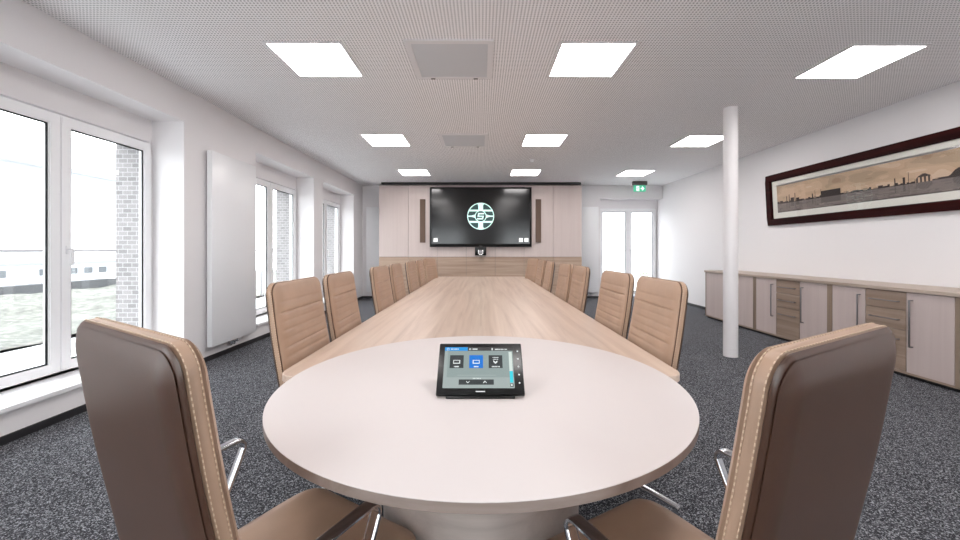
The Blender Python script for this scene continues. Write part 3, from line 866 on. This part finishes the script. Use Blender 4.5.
# flat gravel roof's parapet, then a low annex with a row of small windows
mb = MB(); mb.box(-13.6, -13.2, 2, 14, -.9, .2); struct(mb.build('wall_parapet', M['render_g'], smooth=False))
mb = MB(); mb.box(-13.5, -5.95, -4, 40, -.9, -.2); struct(mb.build('ground_roof', M['render_w'], smooth=False))
root = empty('annex_building', (-24.2, 10, -3.1)); tag(root, 'low white annex with small square windows across the gravel roof', 'building')
mb = MB(); mb.box(-3, 0, -12, 26, 0, 3.5); mb.build('wall', M['render_w'], root, smooth=False)
mb = MB(); mb.box(-3.2, .2, -12.2, 26.2, 3.5, 3.62); mb.build('roof', M['slate'], root, smooth=False)
for y in (9.2, 11.2, 12.7, 13.6, 14.5, 17.0, 19.5, 7.2, 5, 3.4):
    mb = MB(); mb.box(0, .03, y, y+.5, 2.9, 3.27); mb.build('window', M['pane_dark'], root, smooth=False)
# tall house with pitched roof
root = empty('tall_house', (-29, 9, -3.1)); tag(root, 'large plain white house with projecting roof edge behind the annex', 'building')
mb = MB(); mb.box(-8, 0, -12, 8.2, 0, 14.0); mb.build('wall', M['render_w'], root, smooth=False)
mb = MB(); mb.box(-8.6, .7, -12.7, 8.9, 14.0, 14.4); mb.build('roof_edge', M['slate'], root, smooth=False)
mb = MB(); mb.box(0, .5, 5.2, 6.4, 0, 13.8); mb.build('downpipe_shaft', M['render_g'], root, smooth=False)
root = empty('gabled_house', (-32, 28, -3.1)); tag(root, 'white house with a sloping grey roof seen through the first window', 'building')
mb = MB(); mb.box(-6, 3, -8, 12, 0, 10.0); mb.build('wall', M['render_w'], root, smooth=False)
mb = MB(); bm = mb.bm
pr = [(3.6, 10.0), (-1.5, 13.5), (-6.6, 10.0), (-6.6, 9.7), (-1.5, 13.1), (3.6, 9.7)]
A = [bm.verts.new((x, -8.6, z)) for x, z in pr]; B = [bm.verts.new((x, 12.6, z)) for x, z in pr]
bm.faces.new(A); bm.faces.new(B[::-1])
for i in range(6): bm.faces.new((A[i], B[i], B[(i+1) % 6], A[(i+1) % 6]))
mb.build('roof', M['slate'], root, smooth=False)
# buildings beyond the back door
root = empty('distant_house', (9, 26, -.9)); tag(root, 'pale house with grey roof seen through the balcony door', 'building')
mb = MB(); mb.box(-9, 7, 0, 8, 0, 4.9); mb.build('wall', M['render_w'], root, smooth=False)
mb = MB(); mb.box(-9.4, 7.4, -.5, 8.5, 4.9, 5.1); mb.build('roof', M['slate'], root, smooth=False)
def shrub(x, y, z, r, label, seed):
    q = random.Random(seed); bm = bmesh.new()
    for i in range(420):
        th, ph = q.random()*2*PI, math.acos(2*q.random()-1); k = r*(.55+.45*q.random())
        c = Vector((k*math.sin(ph)*math.cos(th), k*math.sin(ph)*math.sin(th), r*.7+k*.7*math.cos(ph)))
        a = Vector((q.uniform(-1, 1), q.uniform(-1, 1), q.uniform(-1, 1))).normalized()*.05; b_ = a.orthogonal().normalized()*.03
        bm.faces.new([bm.verts.new(c+w) for w in (a, b_, -a, -b_)])
    mb = MB(); mb.bm.free(); mb.bm = bm
    tag(mb.build('shrub', M['leaf'], loc=(x, y, z), smooth=False), label, 'shrub')
M['leaf'] = mat('pale_leaf', srgb(128, 138, 112), .7)
shrub(5.6, 12.6, -.06, .5, 'low leafy shrub outside the balcony door', 1)

# ------------------------------------------------------------------ world, camera
w = bpy.data.worlds.new('sky'); scene.world = w; w.use_nodes = True
bg = w.node_tree.nodes['Background']; bg.inputs[0].default_value = (.93, .965, 1, 1); bg.inputs[1].default_value = 3.9
cam = bpy.data.cameras.new('camera'); co = bpy.data.objects.new('camera', cam); COL.objects.link(co); scene.camera = co
co.location = (0, 0, CAMZ); co.rotation_euler = (R(90), 0, 0)
cam.sensor_width = 36; cam.lens = 387/960*36; cam.shift_x = -1/960; cam.shift_y = -20/960; cam.clip_start = .02; cam.clip_end = 200
scene.view_settings.view_transform = 'Standard'; scene.view_settings.look = 'None'; scene.view_settings.exposure = .93; scene.view_settings.gamma = 1
scene.cycles.max_bounces = 10; scene.cycles.diffuse_bounces = 6; scene.cycles.transparent_max_bounces = 12; scene.cycles.use_denoising = True
scene.cycles.sample_clamp_indirect = 6
